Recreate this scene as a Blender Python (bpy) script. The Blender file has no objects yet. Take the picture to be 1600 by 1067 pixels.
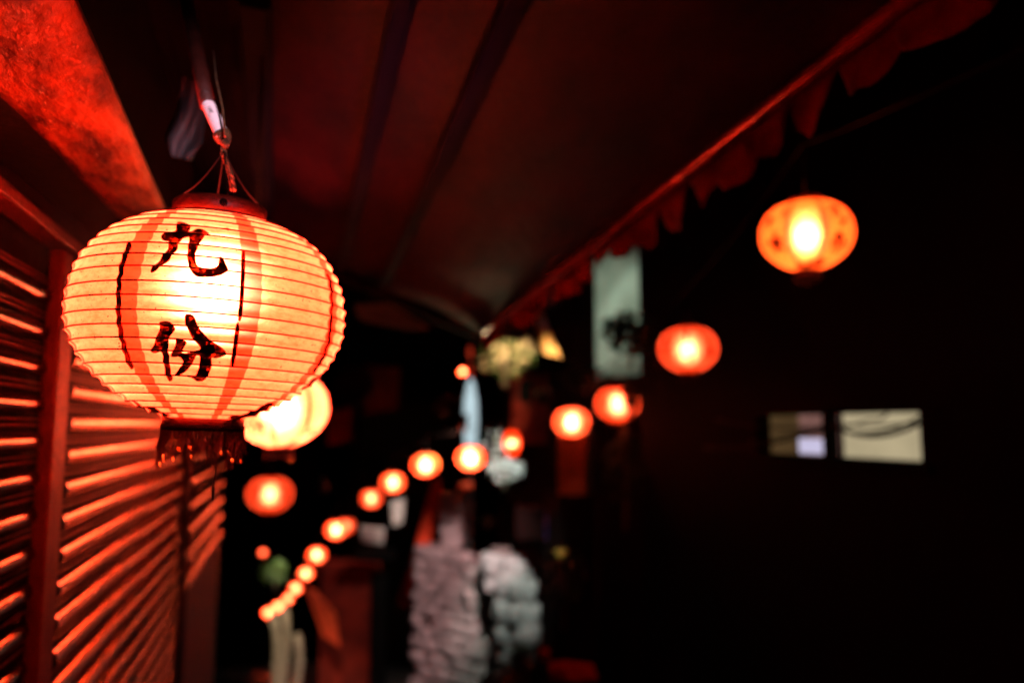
import bpy, bmesh, math, random
from mathutils import Vector, Matrix, noise as mnoise
from mathutils.bvhtree import BVHTree
from mathutils.geometry import delaunay_2d_cdt

S = bpy.context.scene
COL = S.collection
rnd = random.Random(7)

# ------------------------------------------------------------------ camera
EYE = Vector((0.0, 0.0, 1.5))
PITCH = math.radians(6.3)
YAW = math.radians(15.8)            # turned right of the alley direction (+Y)
FPX = 1200.0                        # focal length in photo pixels (1600 wide)
F0 = Vector((math.sin(YAW), math.cos(YAW), 0))
RT = Vector((math.cos(YAW), -math.sin(YAW), 0))
FW = F0 * math.cos(PITCH) + Vector((0, 0, math.sin(PITCH)))
UP = -F0 * math.sin(PITCH) + Vector((0, 0, math.cos(PITCH)))
cam = bpy.data.objects.new('camera', bpy.data.cameras.new('camera'))
COL.objects.link(cam)
M = Matrix((RT, UP, -FW)).transposed().to_4x4()
M.translation = EYE
cam.matrix_world = M
cam.data.sensor_width = 36
cam.data.lens = FPX / 1600 * 36
cam.data.clip_start = 0.02
cam.data.clip_end = 2000
cam.data.dof.use_dof = True
cam.data.dof.focus_distance = 0.95
cam.data.dof.aperture_fstop = 1.7
S.camera = cam

# ------------------------------------------------------------------ night sky, exposure
w = bpy.data.worlds.new('World'); S.world = w; w.use_nodes = True
wn = w.node_tree
bg = wn.nodes['Background']
sky = wn.nodes.new('ShaderNodeTexSky'); sky.sky_type = 'NISHITA'; sky.sun_disc = False
sky.sun_elevation = math.radians(-4); sky.sun_rotation = math.radians(200)
wn.links.new(sky.outputs[0], bg.inputs[0]); bg.inputs[1].default_value = 0.0006
S.view_settings.view_transform = 'Standard'
S.view_settings.look = 'None'
S.view_settings.exposure = 0
S.view_settings.gamma = 1
S.render.engine = 'CYCLES'
S.cycles.use_denoising = True
S.cycles.max_bounces = 6
S.cycles.diffuse_bounces = 3
S.cycles.glossy_bounces = 3
S.cycles.transmission_bounces = 4
S.cycles.transparent_max_bounces = 8
S.cycles.caustics_reflective = False
S.cycles.caustics_refractive = False
S.cycles.sample_clamp_indirect = 60
S.cycles.sample_clamp_direct = 0
S.cycles.use_adaptive_sampling = False

def ray(px, py):
    return FW + RT * ((px - 800) / FPX) + UP * ((533.5 - py) / FPX)
def at(px, py, depth):
    return EYE + ray(px, py) * depth
def on_x(px, py, x):
    d = ray(px, py); return EYE + d * (x / d.x)
def on_y(px, py, y):
    d = ray(px, py); return EYE + d * (y / d.y)

# ------------------------------------------------------------------ helpers
def srgb(h):
    h = h.lstrip('#')
    o = []
    for i in (0, 2, 4):
        c = int(h[i:i+2], 16) / 255
        o.append(c / 12.92 if c <= 0.04045 else ((c + 0.055) / 1.055) ** 2.4)
    return tuple(o)

MATS = {}
def mat(name, col, rough=0.7, metal=0.0, col2=None, scale=6.0, bump=0.3, bscale=None, stretch=None, spec=0.2, detail=5, rv=0.12):
    if name in MATS: return MATS[name]
    m = bpy.data.materials.new(name); m.use_nodes = True
    nt = m.node_tree; b = nt.nodes['Principled BSDF']
    b.inputs['Metallic'].default_value = metal
    b.inputs['Specular IOR Level'].default_value = spec
    tc = nt.nodes.new('ShaderNodeTexCoord'); mp = nt.nodes.new('ShaderNodeMapping')
    nt.links.new(tc.outputs['Object'], mp.inputs[0])
    if stretch: mp.inputs['Scale'].default_value = stretch
    n = nt.nodes.new('ShaderNodeTexNoise'); n.inputs['Scale'].default_value = scale
    n.inputs['Detail'].default_value = detail
    nt.links.new(mp.outputs[0], n.inputs[0])
    r = nt.nodes.new('ShaderNodeValToRGB')
    r.color_ramp.elements[0].position = 0.35; r.color_ramp.elements[1].position = 0.65
    c2 = col2 if col2 else tuple(c * 0.55 for c in col)
    r.color_ramp.elements[0].color = (*c2, 1); r.color_ramp.elements[1].color = (*col, 1)
    nt.links.new(n.outputs[0], r.inputs[0]); nt.links.new(r.outputs[0], b.inputs['Base Color'])
    mr = nt.nodes.new('ShaderNodeMapRange')
    mr.inputs['To Min'].default_value = max(0.12, rough - rv); mr.inputs['To Max'].default_value = min(1, rough + rv)
    n2 = nt.nodes.new('ShaderNodeTexNoise'); n2.inputs['Scale'].default_value = bscale or scale * 5
    n2.inputs['Detail'].default_value = 6
    nt.links.new(mp.outputs[0], n2.inputs[0])
    nt.links.new(n2.outputs[0], mr.inputs[0]); nt.links.new(mr.outputs[0], b.inputs['Roughness'])
    if bump:
        bp = nt.nodes.new('ShaderNodeBump'); bp.inputs['Strength'].default_value = bump
        bp.inputs['Distance'].default_value = 0.01
        nt.links.new(n2.outputs[0], bp.inputs['Height']); nt.links.new(bp.outputs[0], b.inputs['Normal'])
    MATS[name] = m
    return m

def emat(name, col, strength, noise_amt=0.0, scale=8.0):
    m = bpy.data.materials.new(name); m.use_nodes = True
    nt = m.node_tree
    for n in list(nt.nodes): nt.nodes.remove(n)
    o = nt.nodes.new('ShaderNodeOutputMaterial'); e = nt.nodes.new('ShaderNodeEmission')
    e.inputs[0].default_value = (*col, 1); e.inputs[1].default_value = strength
    if noise_amt:
        tc = nt.nodes.new('ShaderNodeTexCoord'); n = nt.nodes.new('ShaderNodeTexNoise')
        n.inputs['Scale'].default_value = scale
        nt.links.new(tc.outputs['Object'], n.inputs[0])
        mr = nt.nodes.new('ShaderNodeMapRange')
        mr.inputs['From Min'].default_value = 0.3; mr.inputs['From Max'].default_value = 0.7
        mr.inputs['To Min'].default_value = strength * (1 - noise_amt); mr.inputs['To Max'].default_value = strength
        nt.links.new(n.outputs[0], mr.inputs[0]); nt.links.new(mr.outputs[0], e.inputs[1])
    nt.links.new(e.outputs[0], o.inputs[0])
    MATS[name] = m
    return m

def mesh(name, verts, faces, m=None, smooth=False):
    me = bpy.data.meshes.new(name); me.from_pydata([tuple(v) for v in verts], [], faces); me.update()
    if m: me.materials.append(m)
    if smooth:
        for p in me.polygons: p.use_smooth = True
    return me
def obj(name, me, parent=None, loc=None, rot=None, scale=None):
    o = bpy.data.objects.new(name, me); COL.objects.link(o)
    if parent is not None: o.parent = parent
    if loc is not None: o.location = loc
    if rot is not None: o.rotation_euler = rot
    if scale is not None: o.scale = scale
    return o
def thing(name, label, cat, loc=(0, 0, 0), rot=(0, 0, 0), group=None):
    o = bpy.data.objects.new(name, None); COL.objects.link(o)
    o.location = loc; o.rotation_euler = rot; o.empty_display_size = 0.1
    o['label'] = label; o['category'] = cat
    if group: o['group'] = group
    return o
def tag(o, label, cat, group=None):
    o['label'] = label; o['category'] = cat
    if group: o['group'] = group
    return o
def struct(o):
    o['kind'] = 'structure'; return o

def bm_mesh(name, bm, m=None, smooth=False):
    me = bpy.data.meshes.new(name); bm.to_mesh(me); bm.free()
    if m: me.materials.append(m)
    if smooth:
        for p in me.polygons: p.use_smooth = True
    return me
def box_bm(bm, x0, x1, y0, y1, z0, z1, bev=0.0):
    vs = [bm.verts.new(c) for c in ((x0,y0,z0),(x1,y0,z0),(x1,y1,z0),(x0,y1,z0),(x0,y0,z1),(x1,y0,z1),(x1,y1,z1),(x0,y1,z1))]
    for f in ((0,3,2,1),(4,5,6,7),(0,1,5,4),(1,2,6,5),(2,3,7,6),(3,0,4,7)):
        bm.faces.new([vs[i] for i in f])
    if bev:
        es = list({e for v in vs for e in v.link_edges})
        bmesh.ops.bevel(bm, geom=es, offset=bev, segments=2, affect='EDGES', profile=0.5)
def box(name, x0, x1, y0, y1, z0, z1, m, bev=0.0, parent=None):
    bm = bmesh.new(); box_bm(bm, x0, x1, y0, y1, z0, z1, bev)
    return obj(name, bm_mesh(name, bm, m), parent)
def tube_bm(bm, pts, r, n=8, cap=True, rfun=None):
    pts = [Vector(p) for p in pts]
    rings = []
    prev = None
    for i, p in enumerate(pts):
        t = (pts[min(i + 1, len(pts) - 1)] - pts[max(i - 1, 0)]).normalized()
        if prev is None:
            a = Vector((0, 0, 1)) if abs(t.z) < 0.9 else Vector((1, 0, 0))
            u = t.cross(a).normalized()
        else:
            u = (prev - t * prev.dot(t)).normalized()
        prev = u
        v = t.cross(u)
        rr = rfun(i / max(1, len(pts) - 1)) if rfun else r
        rings.append([bm.verts.new(p + u * rr * math.cos(2*math.pi*k/n) + v * rr * math.sin(2*math.pi*k/n)) for k in range(n)])
    for a, b in zip(rings[:-1], rings[1:]):
        for k in range(n):
            bm.faces.new((a[k], a[(k+1) % n], b[(k+1) % n], b[k]))
    if cap:
        bm.faces.new(rings[0][::-1]); bm.faces.new(rings[-1])
def tube(name, pts, r, m, parent=None, n=8, rfun=None):
    bm = bmesh.new(); tube_bm(bm, pts, r, n, True, rfun)
    return obj(name, bm_mesh(name, bm, m, True), parent)
def lathe(name, prof, m, n=48, parent=None, closed=False):
    vs, fs = [], []
    k = len(prof)
    for j in range(n):
        a = 2 * math.pi * j / n
        for r, z in prof: vs.append((r * math.cos(a), r * math.sin(a), z))
    for j in range(n):
        j2 = (j + 1) % n
        rng = range(k) if closed else range(k - 1)
        for i in rng:
            i2 = (i + 1) % k
            fs.append((j*k+i, j2*k+i, j2*k+i2, j*k+i2))
    return obj(name, mesh(name, vs, fs, m, True), parent)
def sag_curve(a, b, drop, n=16):
    a, b = Vector(a), Vector(b)
    return [a.lerp(b, t / n) - Vector((0, 0, drop * 4 * (t / n) * (1 - t / n))) for t in range(n + 1)]

# ------------------------------------------------------------------ paper lantern
R0 = 0.2
BZ = 0.80 * R0
RIBS = 23
def _prof():
    pts = []
    N = 800
    for i in range(N + 1):
        a = math.pi / 2 - math.pi * i / N
        n = 2.35 if a > 0 else 1.85
        r = R0 * max(0, math.cos(a)) ** (2 / n)
        z = math.copysign(BZ * abs(math.sin(a)) ** (2 / n), a)
        if a > 0 and r < 0.345 * R0: continue
        if a < 0 and r < 0.29 * R0: continue
        pts.append((r, z))
    return pts
PROF = _prof()
ARC = [0.0]
for p, q in zip(PROF[:-1], PROF[1:]): ARC.append(ARC[-1] + math.hypot(q[0]-p[0], q[1]-p[1]))
ATOT = ARC[-1]
ZTOP, ZBOT = PROF[0][1], PROF[-1][1]
_r = random.Random(3)
KN = [0.0]
for i in range(RIBS + 1): KN.append(KN[-1] + 1 + _r.uniform(-0.10, 0.10))
KN = [k / KN[-1] * ATOT for k in KN]          # arc position of every rib (first and last at the rings)
def prof_at(s):
    s = min(max(s, 0), ATOT)
    import bisect
    i = min(max(bisect.bisect_left(ARC, s), 1), len(ARC) - 1)
    t = (s - ARC[i-1]) / max(1e-9, ARC[i] - ARC[i-1])
    p, q = PROF[i-1], PROF[i]
    dr, dz = q[0]-p[0], q[1]-p[1]; L = math.hypot(dr, dz) or 1
    return p[0] + dr*t, p[1] + dz*t, (-dz / L), (dr / L)      # r, z, outward normal (nr, nz)
def arc_of_z(z):
    lo, hi = 0.0, ATOT
    for _ in range(40):
        m_ = (lo + hi) / 2
        if prof_at(m_)[1] > z: lo = m_
        else: hi = m_
    return (lo + hi) / 2
def sag_at(s, th, amt=0.0036):
    for a, b in zip(KN[:-1], KN[1:]):
        if a <= s <= b:
            u = (s - a) / (b - a)
            wv = 1 + 0.25 * mnoise.noise(Vector((th * 3, a * 90, 0)))
            return amt * wv * (1 - abs(2*u - 1) ** 1.7) * min(1.0, (b - a) / 0.02)
    return 0.0
def spoint(s, th, off=0.0, amt=0.0036):
    r, z, nr, nz = prof_at(s)
    d = off - sag_at(s, th, amt)
    cr = 0.0012 * mnoise.noise(Vector((math.cos(th) * 2.2, math.sin(th) * 2.2, z * 12)))
    rr = r + nr * d + cr
    return Vector((rr * math.cos(th), rr * math.sin(th), z + nz * d))
def shade_mesh(name, nth=144, sub=6, amt=0.0036):
    ss = []
    for a, b in zip(KN[:-1], KN[1:]):
        for k in range(sub): ss.append(a + (b - a) * k / sub)
    ss.append(ATOT)
    vs = [spoint(s, 2*math.pi*j/nth, 0, amt) for s in ss for j in range(nth)]
    fs = []
    for i in range(len(ss) - 1):
        for j in range(nth):
            j2 = (j + 1) % nth
            fs.append((i*nth+j, (i+1)*nth+j, (i+1)*nth+j2, i*nth+j2))
    return mesh(name, vs, fs, None, True)

def paper_mat(name, paper, stripe, fwd=0.35, rough=0.5, refl=0.3, through=None, tmix=0.7, ior=1.5):
    """paper over wire ribs: lets the bulb's light through, red painted stripe on every panel seam"""
    m = bpy.data.materials.new(name); m.use_nodes = True
    nt = m.node_tree; L = nt.links
    for n in list(nt.nodes): nt.nodes.remove(n)
    N = lambda t, **k: nt.nodes.new(t)
    def math_(op, a, b=None, c=None):
        n = nt.nodes.new('ShaderNodeMath'); n.operation = op
        for i, v in enumerate((a, b, c)):
            if v is None: continue
            if isinstance(v, (int, float)): n.inputs[i].default_value = v
            else: L.new(v, n.inputs[i])
        return n.outputs[0]
    out = N('ShaderNodeOutputMaterial')
    tc = N('ShaderNodeTexCoord'); sep = N('ShaderNodeSeparateXYZ'); L.new(tc.outputs['Object'], sep.inputs[0])
    th = math_('ARCTAN2', sep.outputs[1], sep.outputs[0])
    nw = N('ShaderNodeTexNoise'); nw.inputs['Scale'].default_value = 40; L.new(tc.outputs['Object'], nw.inputs[0])
    wob = math_('MULTIPLY', math_('SUBTRACT', nw.outputs[0], 0.5), 0.02)
    f = math_('FRACT', math_('ADD', math_('DIVIDE', math_('ADD', th, wob), math.pi/4), 100.5))
    d = math_('ABSOLUTE', math_('SUBTRACT', f, 0.5))        # 0 at stripe centre
    st = N('ShaderNodeMapRange'); st.inputs['From Min'].default_value = 0.088; st.inputs['From Max'].default_value = 0.097
    st.inputs['To Min'].default_value = 1; st.inputs['To Max'].default_value = 0
    L.new(d, st.inputs[0])
    # fibres, creases and stains in the paper
    mp = N('ShaderNodeMapping'); mp.inputs['Scale'].default_value = (1, 1, 2.6); L.new(tc.outputs['Object'], mp.inputs[0])
    fn = N('ShaderNodeTexNoise'); fn.inputs['Scale'].default_value = 55; fn.inputs['Detail'].default_value = 8; fn.inputs['Roughness'].default_value = 0.7
    L.new(mp.outputs[0], fn.inputs[0])
    fr = N('ShaderNodeValToRGB'); fr.color_ramp.elements[0].position = 0.28; fr.color_ramp.elements[0].color = (0.66, 0.50, 0.34, 1)
    fr.color_ramp.elements[1].position = 0.55; fr.color_ramp.elements[1].color = (1, 1, 1, 1)
    L.new(fn.outputs[0], fr.inputs[0])
    cr = N('ShaderNodeTexVoronoi'); cr.feature = 'DISTANCE_TO_EDGE'; cr.inputs['Scale'].default_value = 34; cr.inputs['Randomness'].default_value = 1
    mp2 = N('ShaderNodeMapping'); mp2.inputs['Scale'].default_value = (1, 1, 1.8); mp2.inputs['Rotation'].default_value = (0.5, 0.4, 0.3)
    wrp = N('ShaderNodeVectorMath'); wrp.operation = 'MULTIPLY_ADD'; wrp.inputs[1].default_value = (0.03, 0.03, 0.03)
    L.new(fn.outputs[1], wrp.inputs[0]); L.new(tc.outputs['Object'], wrp.inputs[2])
    L.new(wrp.outputs[0], mp2.inputs[0]); L.new(mp2.outputs[0], cr.inputs[0])
    crm = N('ShaderNodeMapRange'); crm.inputs['From Max'].default_value = 0.05; crm.inputs['To Min'].default_value = 0.72; crm.inputs['To Max'].default_value = 1
    L.new(cr.outputs[0], crm.inputs[0])
    mix = N('ShaderNodeMix'); mix.data_type = 'RGBA'
    mix.inputs['A'].default_value = (*paper, 1); mix.inputs['B'].default_value = (*stripe, 1); L.new(st.outputs[0], mix.inputs['Factor'])
    m1 = N('ShaderNodeMix'); m1.data_type = 'RGBA'; m1.blend_type = 'MULTIPLY'; m1.inputs['Factor'].default_value = 1.0
    L.new(mix.outputs['Result'], m1.inputs['A']); L.new(fr.outputs[0], m1.inputs['B'])
    m2 = N('ShaderNodeMix'); m2.data_type = 'RGBA'; m2.blend_type = 'MULTIPLY'; m2.inputs['Factor'].default_value = 0.6
    cc = N('ShaderNodeCombineColor'); L.new(crm.outputs[0], cc.inputs[0]); L.new(crm.outputs[0], cc.inputs[1]); L.new(crm.outputs[0], cc.inputs[2])
    L.new(m1.outputs['Result'], m2.inputs['A']); L.new(cc.outputs[0], m2.inputs['B'])
    # little specks of dirt
    sp = N('ShaderNodeTexNoise'); sp.inputs['Scale'].default_value = 190; sp.inputs['Detail'].default_value = 2
    L.new(tc.outputs['Object'], sp.inputs[0])
    spr = N('ShaderNodeMapRange'); spr.inputs['From Min'].default_value = 0.70; spr.inputs['From Max'].default_value = 0.73
    L.new(sp.outputs[0], spr.inputs[0])
    m3 = N('ShaderNodeMix'); m3.data_type = 'RGBA'; m3.inputs['B'].default_value = (0.12, 0.03, 0.01, 1)
    L.new(spr.outputs[0], m3.inputs['Factor']); L.new(m2.outputs['Result'], m3.inputs['A'])
    colr = m3.outputs['Result']
    bmp = N('ShaderNodeBump'); bmp.inputs['Strength'].default_value = 0.25; bmp.inputs['Distance'].default_value = 0.002
    L.new(fn.outputs[0], bmp.inputs['Height'])
    tr = N('ShaderNodeBsdfTranslucent'); L.new(colr, tr.inputs[0]); L.new(bmp.outputs[0], tr.inputs['Normal'])
    rf = N('ShaderNodeBsdfRefraction'); rf.inputs['IOR'].default_value = ior; rf.inputs['Roughness'].default_value = rough
    if through:
        mt = N('ShaderNodeMix'); mt.data_type = 'RGBA'; mt.inputs['Factor'].default_value = tmix; mt.inputs['B'].default_value = (*through, 1)
        L.new(colr, mt.inputs['A']); L.new(mt.outputs['Result'], rf.inputs[0])
    else: L.new(colr, rf.inputs[0])
    df = N('ShaderNodeBsdfDiffuse'); L.new(colr, df.inputs[0])
    a = N('ShaderNodeMixShader'); a.inputs[0].default_value = fwd
    L.new(tr.outputs[0], a.inputs[1]); L.new(rf.outputs[0], a.inputs[2])
    b = N('ShaderNodeMixShader'); b.inputs[0].default_value = refl
    L.new(a.outputs[0], b.inputs[1]); L.new(df.outputs[0], b.inputs[2])
    L.new(b.outputs[0], out.inputs[0])
    MATS[name] = m
    return m

def ink_mat():
    m = bpy.data.materials.new('brush_ink'); m.use_nodes = True
    nt = m.node_tree; L = nt.links; b = nt.nodes['Principled BSDF']; out = nt.nodes['Material Output']
    b.inputs['Base Color'].default_value = (0.006, 0.004, 0.004, 1); b.inputs['Roughness'].default_value = 0.6
    tc = nt.nodes.new('ShaderNodeTexCoord')
    n = nt.nodes.new('ShaderNodeTexNoise'); n.inputs['Scale'].default_value = 420; n.inputs['Detail'].default_value = 3
    n2 = nt.nodes.new('ShaderNodeTexNoise'); n2.inputs['Scale'].default_value = 75; n2.inputs['Detail'].default_value = 2
    L.new(tc.outputs['Object'], n.inputs[0]); L.new(tc.outputs['Object'], n2.inputs[0])
    mu = nt.nodes.new('ShaderNodeMath'); mu.operation = 'MULTIPLY_ADD'; mu.inputs[1].default_value = 0.9
    L.new(n2.outputs[0], mu.inputs[0]); L.new(n.outputs[0], mu.inputs[2])
    mr = nt.nodes.new('ShaderNodeMapRange'); mr.inputs['From Min'].default_value = 1.03; mr.inputs['From Max'].default_value = 1.22
    mr.inputs['To Max'].default_value = 0.20
    L.new(mu.outputs[0], mr.inputs[0])
    t = nt.nodes.new('ShaderNodeBsdfTransparent'); t.inputs[0].default_value = (0.5, 0.12, 0.03, 1)
    mx = nt.nodes.new('ShaderNodeMixShader'); L.new(mr.outputs[0], mx.inputs[0])
    L.new(b.outputs[0], mx.inputs[1]); L.new(t.outputs[0], mx.inputs[2]); L.new(mx.outputs[0], out.inputs[0])
    return m
INK = ink_mat()

M_PALE = paper_mat('pale_lantern_paper', (0.93, 0.66, 0.34), (0.76, 0.12, 0.035), 0.56, 0.72, through=(1, 1, 1), tmix=0.12, ior=1.30)
M_ORANGE = paper_mat('orange_lantern_paper', (0.90, 0.58, 0.18), (0.62, 0.14, 0.03), 0.6, 0.62, through=(1, .95, .85), tmix=0.35, ior=1.35)
M_RED = paper_mat('red_lantern_paper', (0.85, 0.26, 0.05), (0.60, 0.12, 0.02), 0.7, 0.68, through=(1, .95, .9))
M_RING = mat('red_painted_ring', (0.055, 0.005, 0.002), 0.45, 0, (0.022, 0.002, 0.001), 30, 0.15)
M_RIB = mat('rusty_rib_wire', (0.014, 0.003, 0.002), 0.6, 0, None, 60, 0)
M_TASSEL = mat('dark_red_thread', (0.022, 0.005, 0.003), 0.8, 0, (0.006, 0.002, 0.001), 60, 0)
M_GOLD = mat('gold_thread_tip', (0.40, 0.42, 0.08), 0.35, 0.6, (0.4, 0.2, 0.03), 60, 0)
M_WIRE = mat('dark_wire', (0.004, 0.002, 0.0015), 0.6, 0.0, None, 40, 0, spec=0.05)
M_BLACK = mat('black_and_shade', (0.003, 0.002, 0.002), 0.8, 0, None, 8, 0.3, spec=0.05)  # truly black parts, plus the shade of the beam and soffit

SHADE = shade_mesh('lantern_shade')
SHADE_LOW = shade_mesh('lantern_shade_far', 48, 2)
RIBMESH = None
def unit_torus(tr=0.0062, n=128, k=6):
    vs, fs = [], []
    for i in range(n):
        a = 2*math.pi*i/n
        for j in range(k):
            b = 2*math.pi*j/k
            r = 1 + tr * math.cos(b)
            vs.append((r*math.cos(a), r*math.sin(a), tr * math.sin(b) * 1.0))
    for i in range(n):
        for j in range(k):
            fs.append((i*k+j, ((i+1) % n)*k+j, ((i+1) % n)*k+(j+1) % k, i*k+(j+1) % k))
    return mesh('rib_ring', vs, fs, M_RIB, True)
RIBMESH = unit_torus()

def ring_prof(r, z0, z1, t=0.0025):
    return [(r, z0), (r, z1), (r - t, z1), (r - t, z0)]
CAP = lathe('tmp', [(0.0690, ZTOP-0.001), (0.0690, ZTOP + 0.022), (0.0655, ZTOP + 0.0255), (0.0625, ZTOP + 0.0255), (0.0625, ZTOP-0.001)], M_RING, 64, None, True)
BASE = lathe('tmp', [(0.0580, ZBOT + 0.001), (0.0580, ZBOT - 0.018), (0.0535, ZBOT - 0.018), (0.0535, ZBOT + 0.001)], M_RING, 64, None, True)
CAPM, BASEM = CAP.data, BASE.data
for o in (CAP, BASE): bpy.data.objects.remove(o)

def fringe_mesh(seed, n=150, length=0.048, rad=0.00035):
    r = random.Random(seed); bm = bmesh.new(); bm2 = bmesh.new()
    for i in range(n):
        a = 2*math.pi*i/n + r.uniform(-0.05, 0.05)
        L = length * r.uniform(0.55, 1.08) * (1 + 0.25*math.sin(a*3+1))
        p = Vector((0.0585*math.cos(a), 0.0585*math.sin(a), ZBOT-0.013))
        cl = round(a / 0.42) * 0.42
        q = Vector((0.060*math.cos(cl), 0.060*math.sin(cl), 0))
        pts = []
        dx, dy = r.uniform(-0.006, 0.006), r.uniform(-0.006, 0.006)
        for k in range(6):
            t = k/5
            c = p.lerp(Vector((q.x, q.y, p.z)), 0.55*t) + Vector((dx*t*t, dy*t*t, -L*t))
            c += Vector((math.sin(t*6+i), math.cos(t*5+i*2), 0)) * 0.0012 * t
            pts.append(c)
        tube_bm(bm, pts, rad, 3, False, lambda t: rad*(1.2-0.4*t))
        if r.random() < 0.07:
            tube_bm(bm2, [pts[-1], pts[-1] + Vector((0.001, 0, -0.004)), pts[-1] + Vector((0.003, 0.001, -0.006))], 0.0009, 4)
    return bm_mesh('fringe', bm, M_TASSEL, True), bm_mesh('fringe_tips', bm2, M_GOLD, True)
FR1 = fringe_mesh(1); FR2 = fringe_mesh(5, 60, 0.045, 0.0008)

LCOL = (1.0, 0.13, 0.05)
def lantern(label, loc, scale=1.0, lean=(0, 0), spin=0.0, paper=M_RED, power=4.0, hi=False, ribs=False, marks=None,
            group='red paper lanterns strung along the alley', lcol=LCOL, stretch=(1, 1, 1), fr=None, name='paper_lantern', bulb=(0, 0, 0.005)):
    t = thing(name, label, 'lantern', loc, (lean[0], lean[1], spin), group)
    t.scale = (scale*stretch[0], scale*stretch[1], scale*stretch[2])
    sh = obj('paper_shade', (SHADE if hi or ribs else SHADE_LOW).copy() if False else (SHADE if hi or ribs else SHADE_LOW), t)
    if not sh.data.materials: sh.data.materials.append(paper)
    sh.material_slots[0].link = 'OBJECT'; sh.material_slots[0].material = paper
    if hi or ribs:
        rr = random.Random(int(loc[0]*1000))
        for i, s in enumerate(KN[1:-1]):
            r, z, nr, nz = prof_at(s)
            o = obj('rib', RIBMESH, t, (rr.uniform(-.0006, .0006), rr.uniform(-.0006, .0006), z), (rr.uniform(-.004, .004), rr.uniform(-.004, .004), 0), (r + 0.0003, r + 0.0003, 0.2))
    obj('cap_ring', CAPM, t); obj('base_ring', BASEM, t)
    f = fr or (FR1 if hi else FR2)
    o = obj('tassel_fringe', f[0], t); o['kind'] = 'stuff'
    o = obj('fringe_tip', f[1], t); o['kind'] = 'stuff'
    # socket with bulb hanging from two cross wires of the cap
    ld = bpy.data.lights.new('bulb', 'POINT'); ld.energy = power; ld.color = lcol; ld.shadow_soft_size = 0.03
    b = obj('bulb', ld, t, bulb)
    for mk in (marks or []):
        o = obj(mk[0], mk[1], t)
    return t

# ------------------------------------------------------------------ the big near lantern, its brushwork cast onto the paper
LC = at(331, 499, 1.180)
ldir = (EYE - LC); face = math.atan2(ldir.y, ldir.x)       # local angle that looks at the camera
SPIN0 = face + math.radians(13.6)        # a stripe is centred on local angle 0
MW = Matrix.Translation(LC) @ Matrix.Rotation(math.radians(2.0), 4, F0) @ Matrix.Rotation(SPIN0, 4, 'Z')
def smooth_bvh():
    nth, ns = 180, 160
    vs, fs = [], []
    for i in range(ns + 1):
        r, z, _, _ = prof_at(ATOT*i/ns)
        for j in range(nth):
            a = 2*math.pi*j/nth; vs.append(Vector((r*math.cos(a), r*math.sin(a), z)))
    for i in range(ns):
        for j in range(nth):
            j2 = (j+1) % nth; fs.append((i*nth+j, (i+1)*nth+j, (i+1)*nth+j2, i*nth+j2))
    return BVHTree.FromPolygons(vs, fs)
BV = smooth_bvh()
MWI = MW.inverted()
def cast(px, py, off=0.0006):
    o = MWI @ EYE; d = (MWI.to_3x3() @ ray(px, py)).normalized()
    h, n, i, dist = BV.ray_cast(o, d)
    if h is None: return None
    return spoint(arc_of_z(h.z), math.atan2(h.y, h.x), off)
def smooth_poly(pl, it=1):
    for _ in range(it):
        q = []
        for i in range(len(pl)):
            a, b = pl[i], pl[(i+1) % len(pl)]
            q.append((a[0]*.75+b[0]*.25, a[1]*.75+b[1]*.25)); q.append((a[0]*.25+b[0]*.75, a[1]*.25+b[1]*.75))
        pl = q
    return pl
def brush(name, polys, step=1.7, it=1):
    vs, fs = [], []
    for pl in polys:
        pl = smooth_poly(pl, it)
        vec = [Vector(p) for p in pl]; n = len(vec)
        x0, x1 = min(p[0] for p in pl), max(p[0] for p in pl); y0, y1 = min(p[1] for p in pl), max(p[1] for p in pl)
        y = y0 + step/2
        while y < y1:
            x = x0 + step/2
            while x < x1:
                ins = False
                for i in range(n):
                    ax, ay = vec[i]; bx, by = vec[(i+1) % n]
                    if (ay > y) != (by > y) and x < (bx-ax)*(y-ay)/(by-ay)+ax: ins = not ins
                if ins: vec.append(Vector((x, y)))
                x += step
            y += step
        V, E, Fc, *_ = delaunay_2d_cdt(vec, [], [list(range(n))], 1, 1e-5)
        base = len(vs); ok = True
        for v in V:
            c = cast(v.x, v.y)
            if c is None: c = vs[-1] if vs else Vector((0, 0, 0))
            vs.append(c)
        fs += [tuple(base+i for i in f) for f in Fc]
    return (name, mesh(name, vs, fs, INK, True))
def stroke(pts, w):
    L, Rr = [], []
    for i, p in enumerate(pts):
        a = Vector(pts[max(i-1, 0)]); b = Vector(pts[min(i+1, len(pts)-1)])
        t = (b-a).normalized(); n = Vector((-t.y, t.x)) * w/2
        L.append((p[0]+n.x, p[1]+n.y)); Rr.append((p[0]-n.x, p[1]-n.y))
    return L + Rr[::-1]
C1 = [(490,130),(560,128),(630,145),(680,170),(697,200),(685,230),(662,258),(700,265),(740,240),(800,228),(860,238),(910,262),(945,283),(968,295),(940,318),(905,320),(850,380),(815,440),(785,500),(760,570),(752,620),(762,690),(780,745),(830,775),(900,790),(980,790),(1040,770),(1075,740),(1085,690),(1105,598),(1109,598),(1145,660),(1190,730),(1222,790),(1218,825),(1170,860),(1100,890),(1000,908),(880,915),(780,910),(735,880),(690,820),(660,760),(648,690),(640,620),(648,520),(660,430),(678,340),(630,345),(570,358),(550,410),(515,440),(510,500),(480,560),(430,600),(390,670),(330,725),(270,760),(210,810),(160,838),(120,848),(118,815),(140,778),(190,745),(240,690),(290,610),(340,560),(378,490),(385,410),(340,408),(295,390),(270,355),(275,320),(330,295),(400,290),(460,275),(490,225)]
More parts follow.
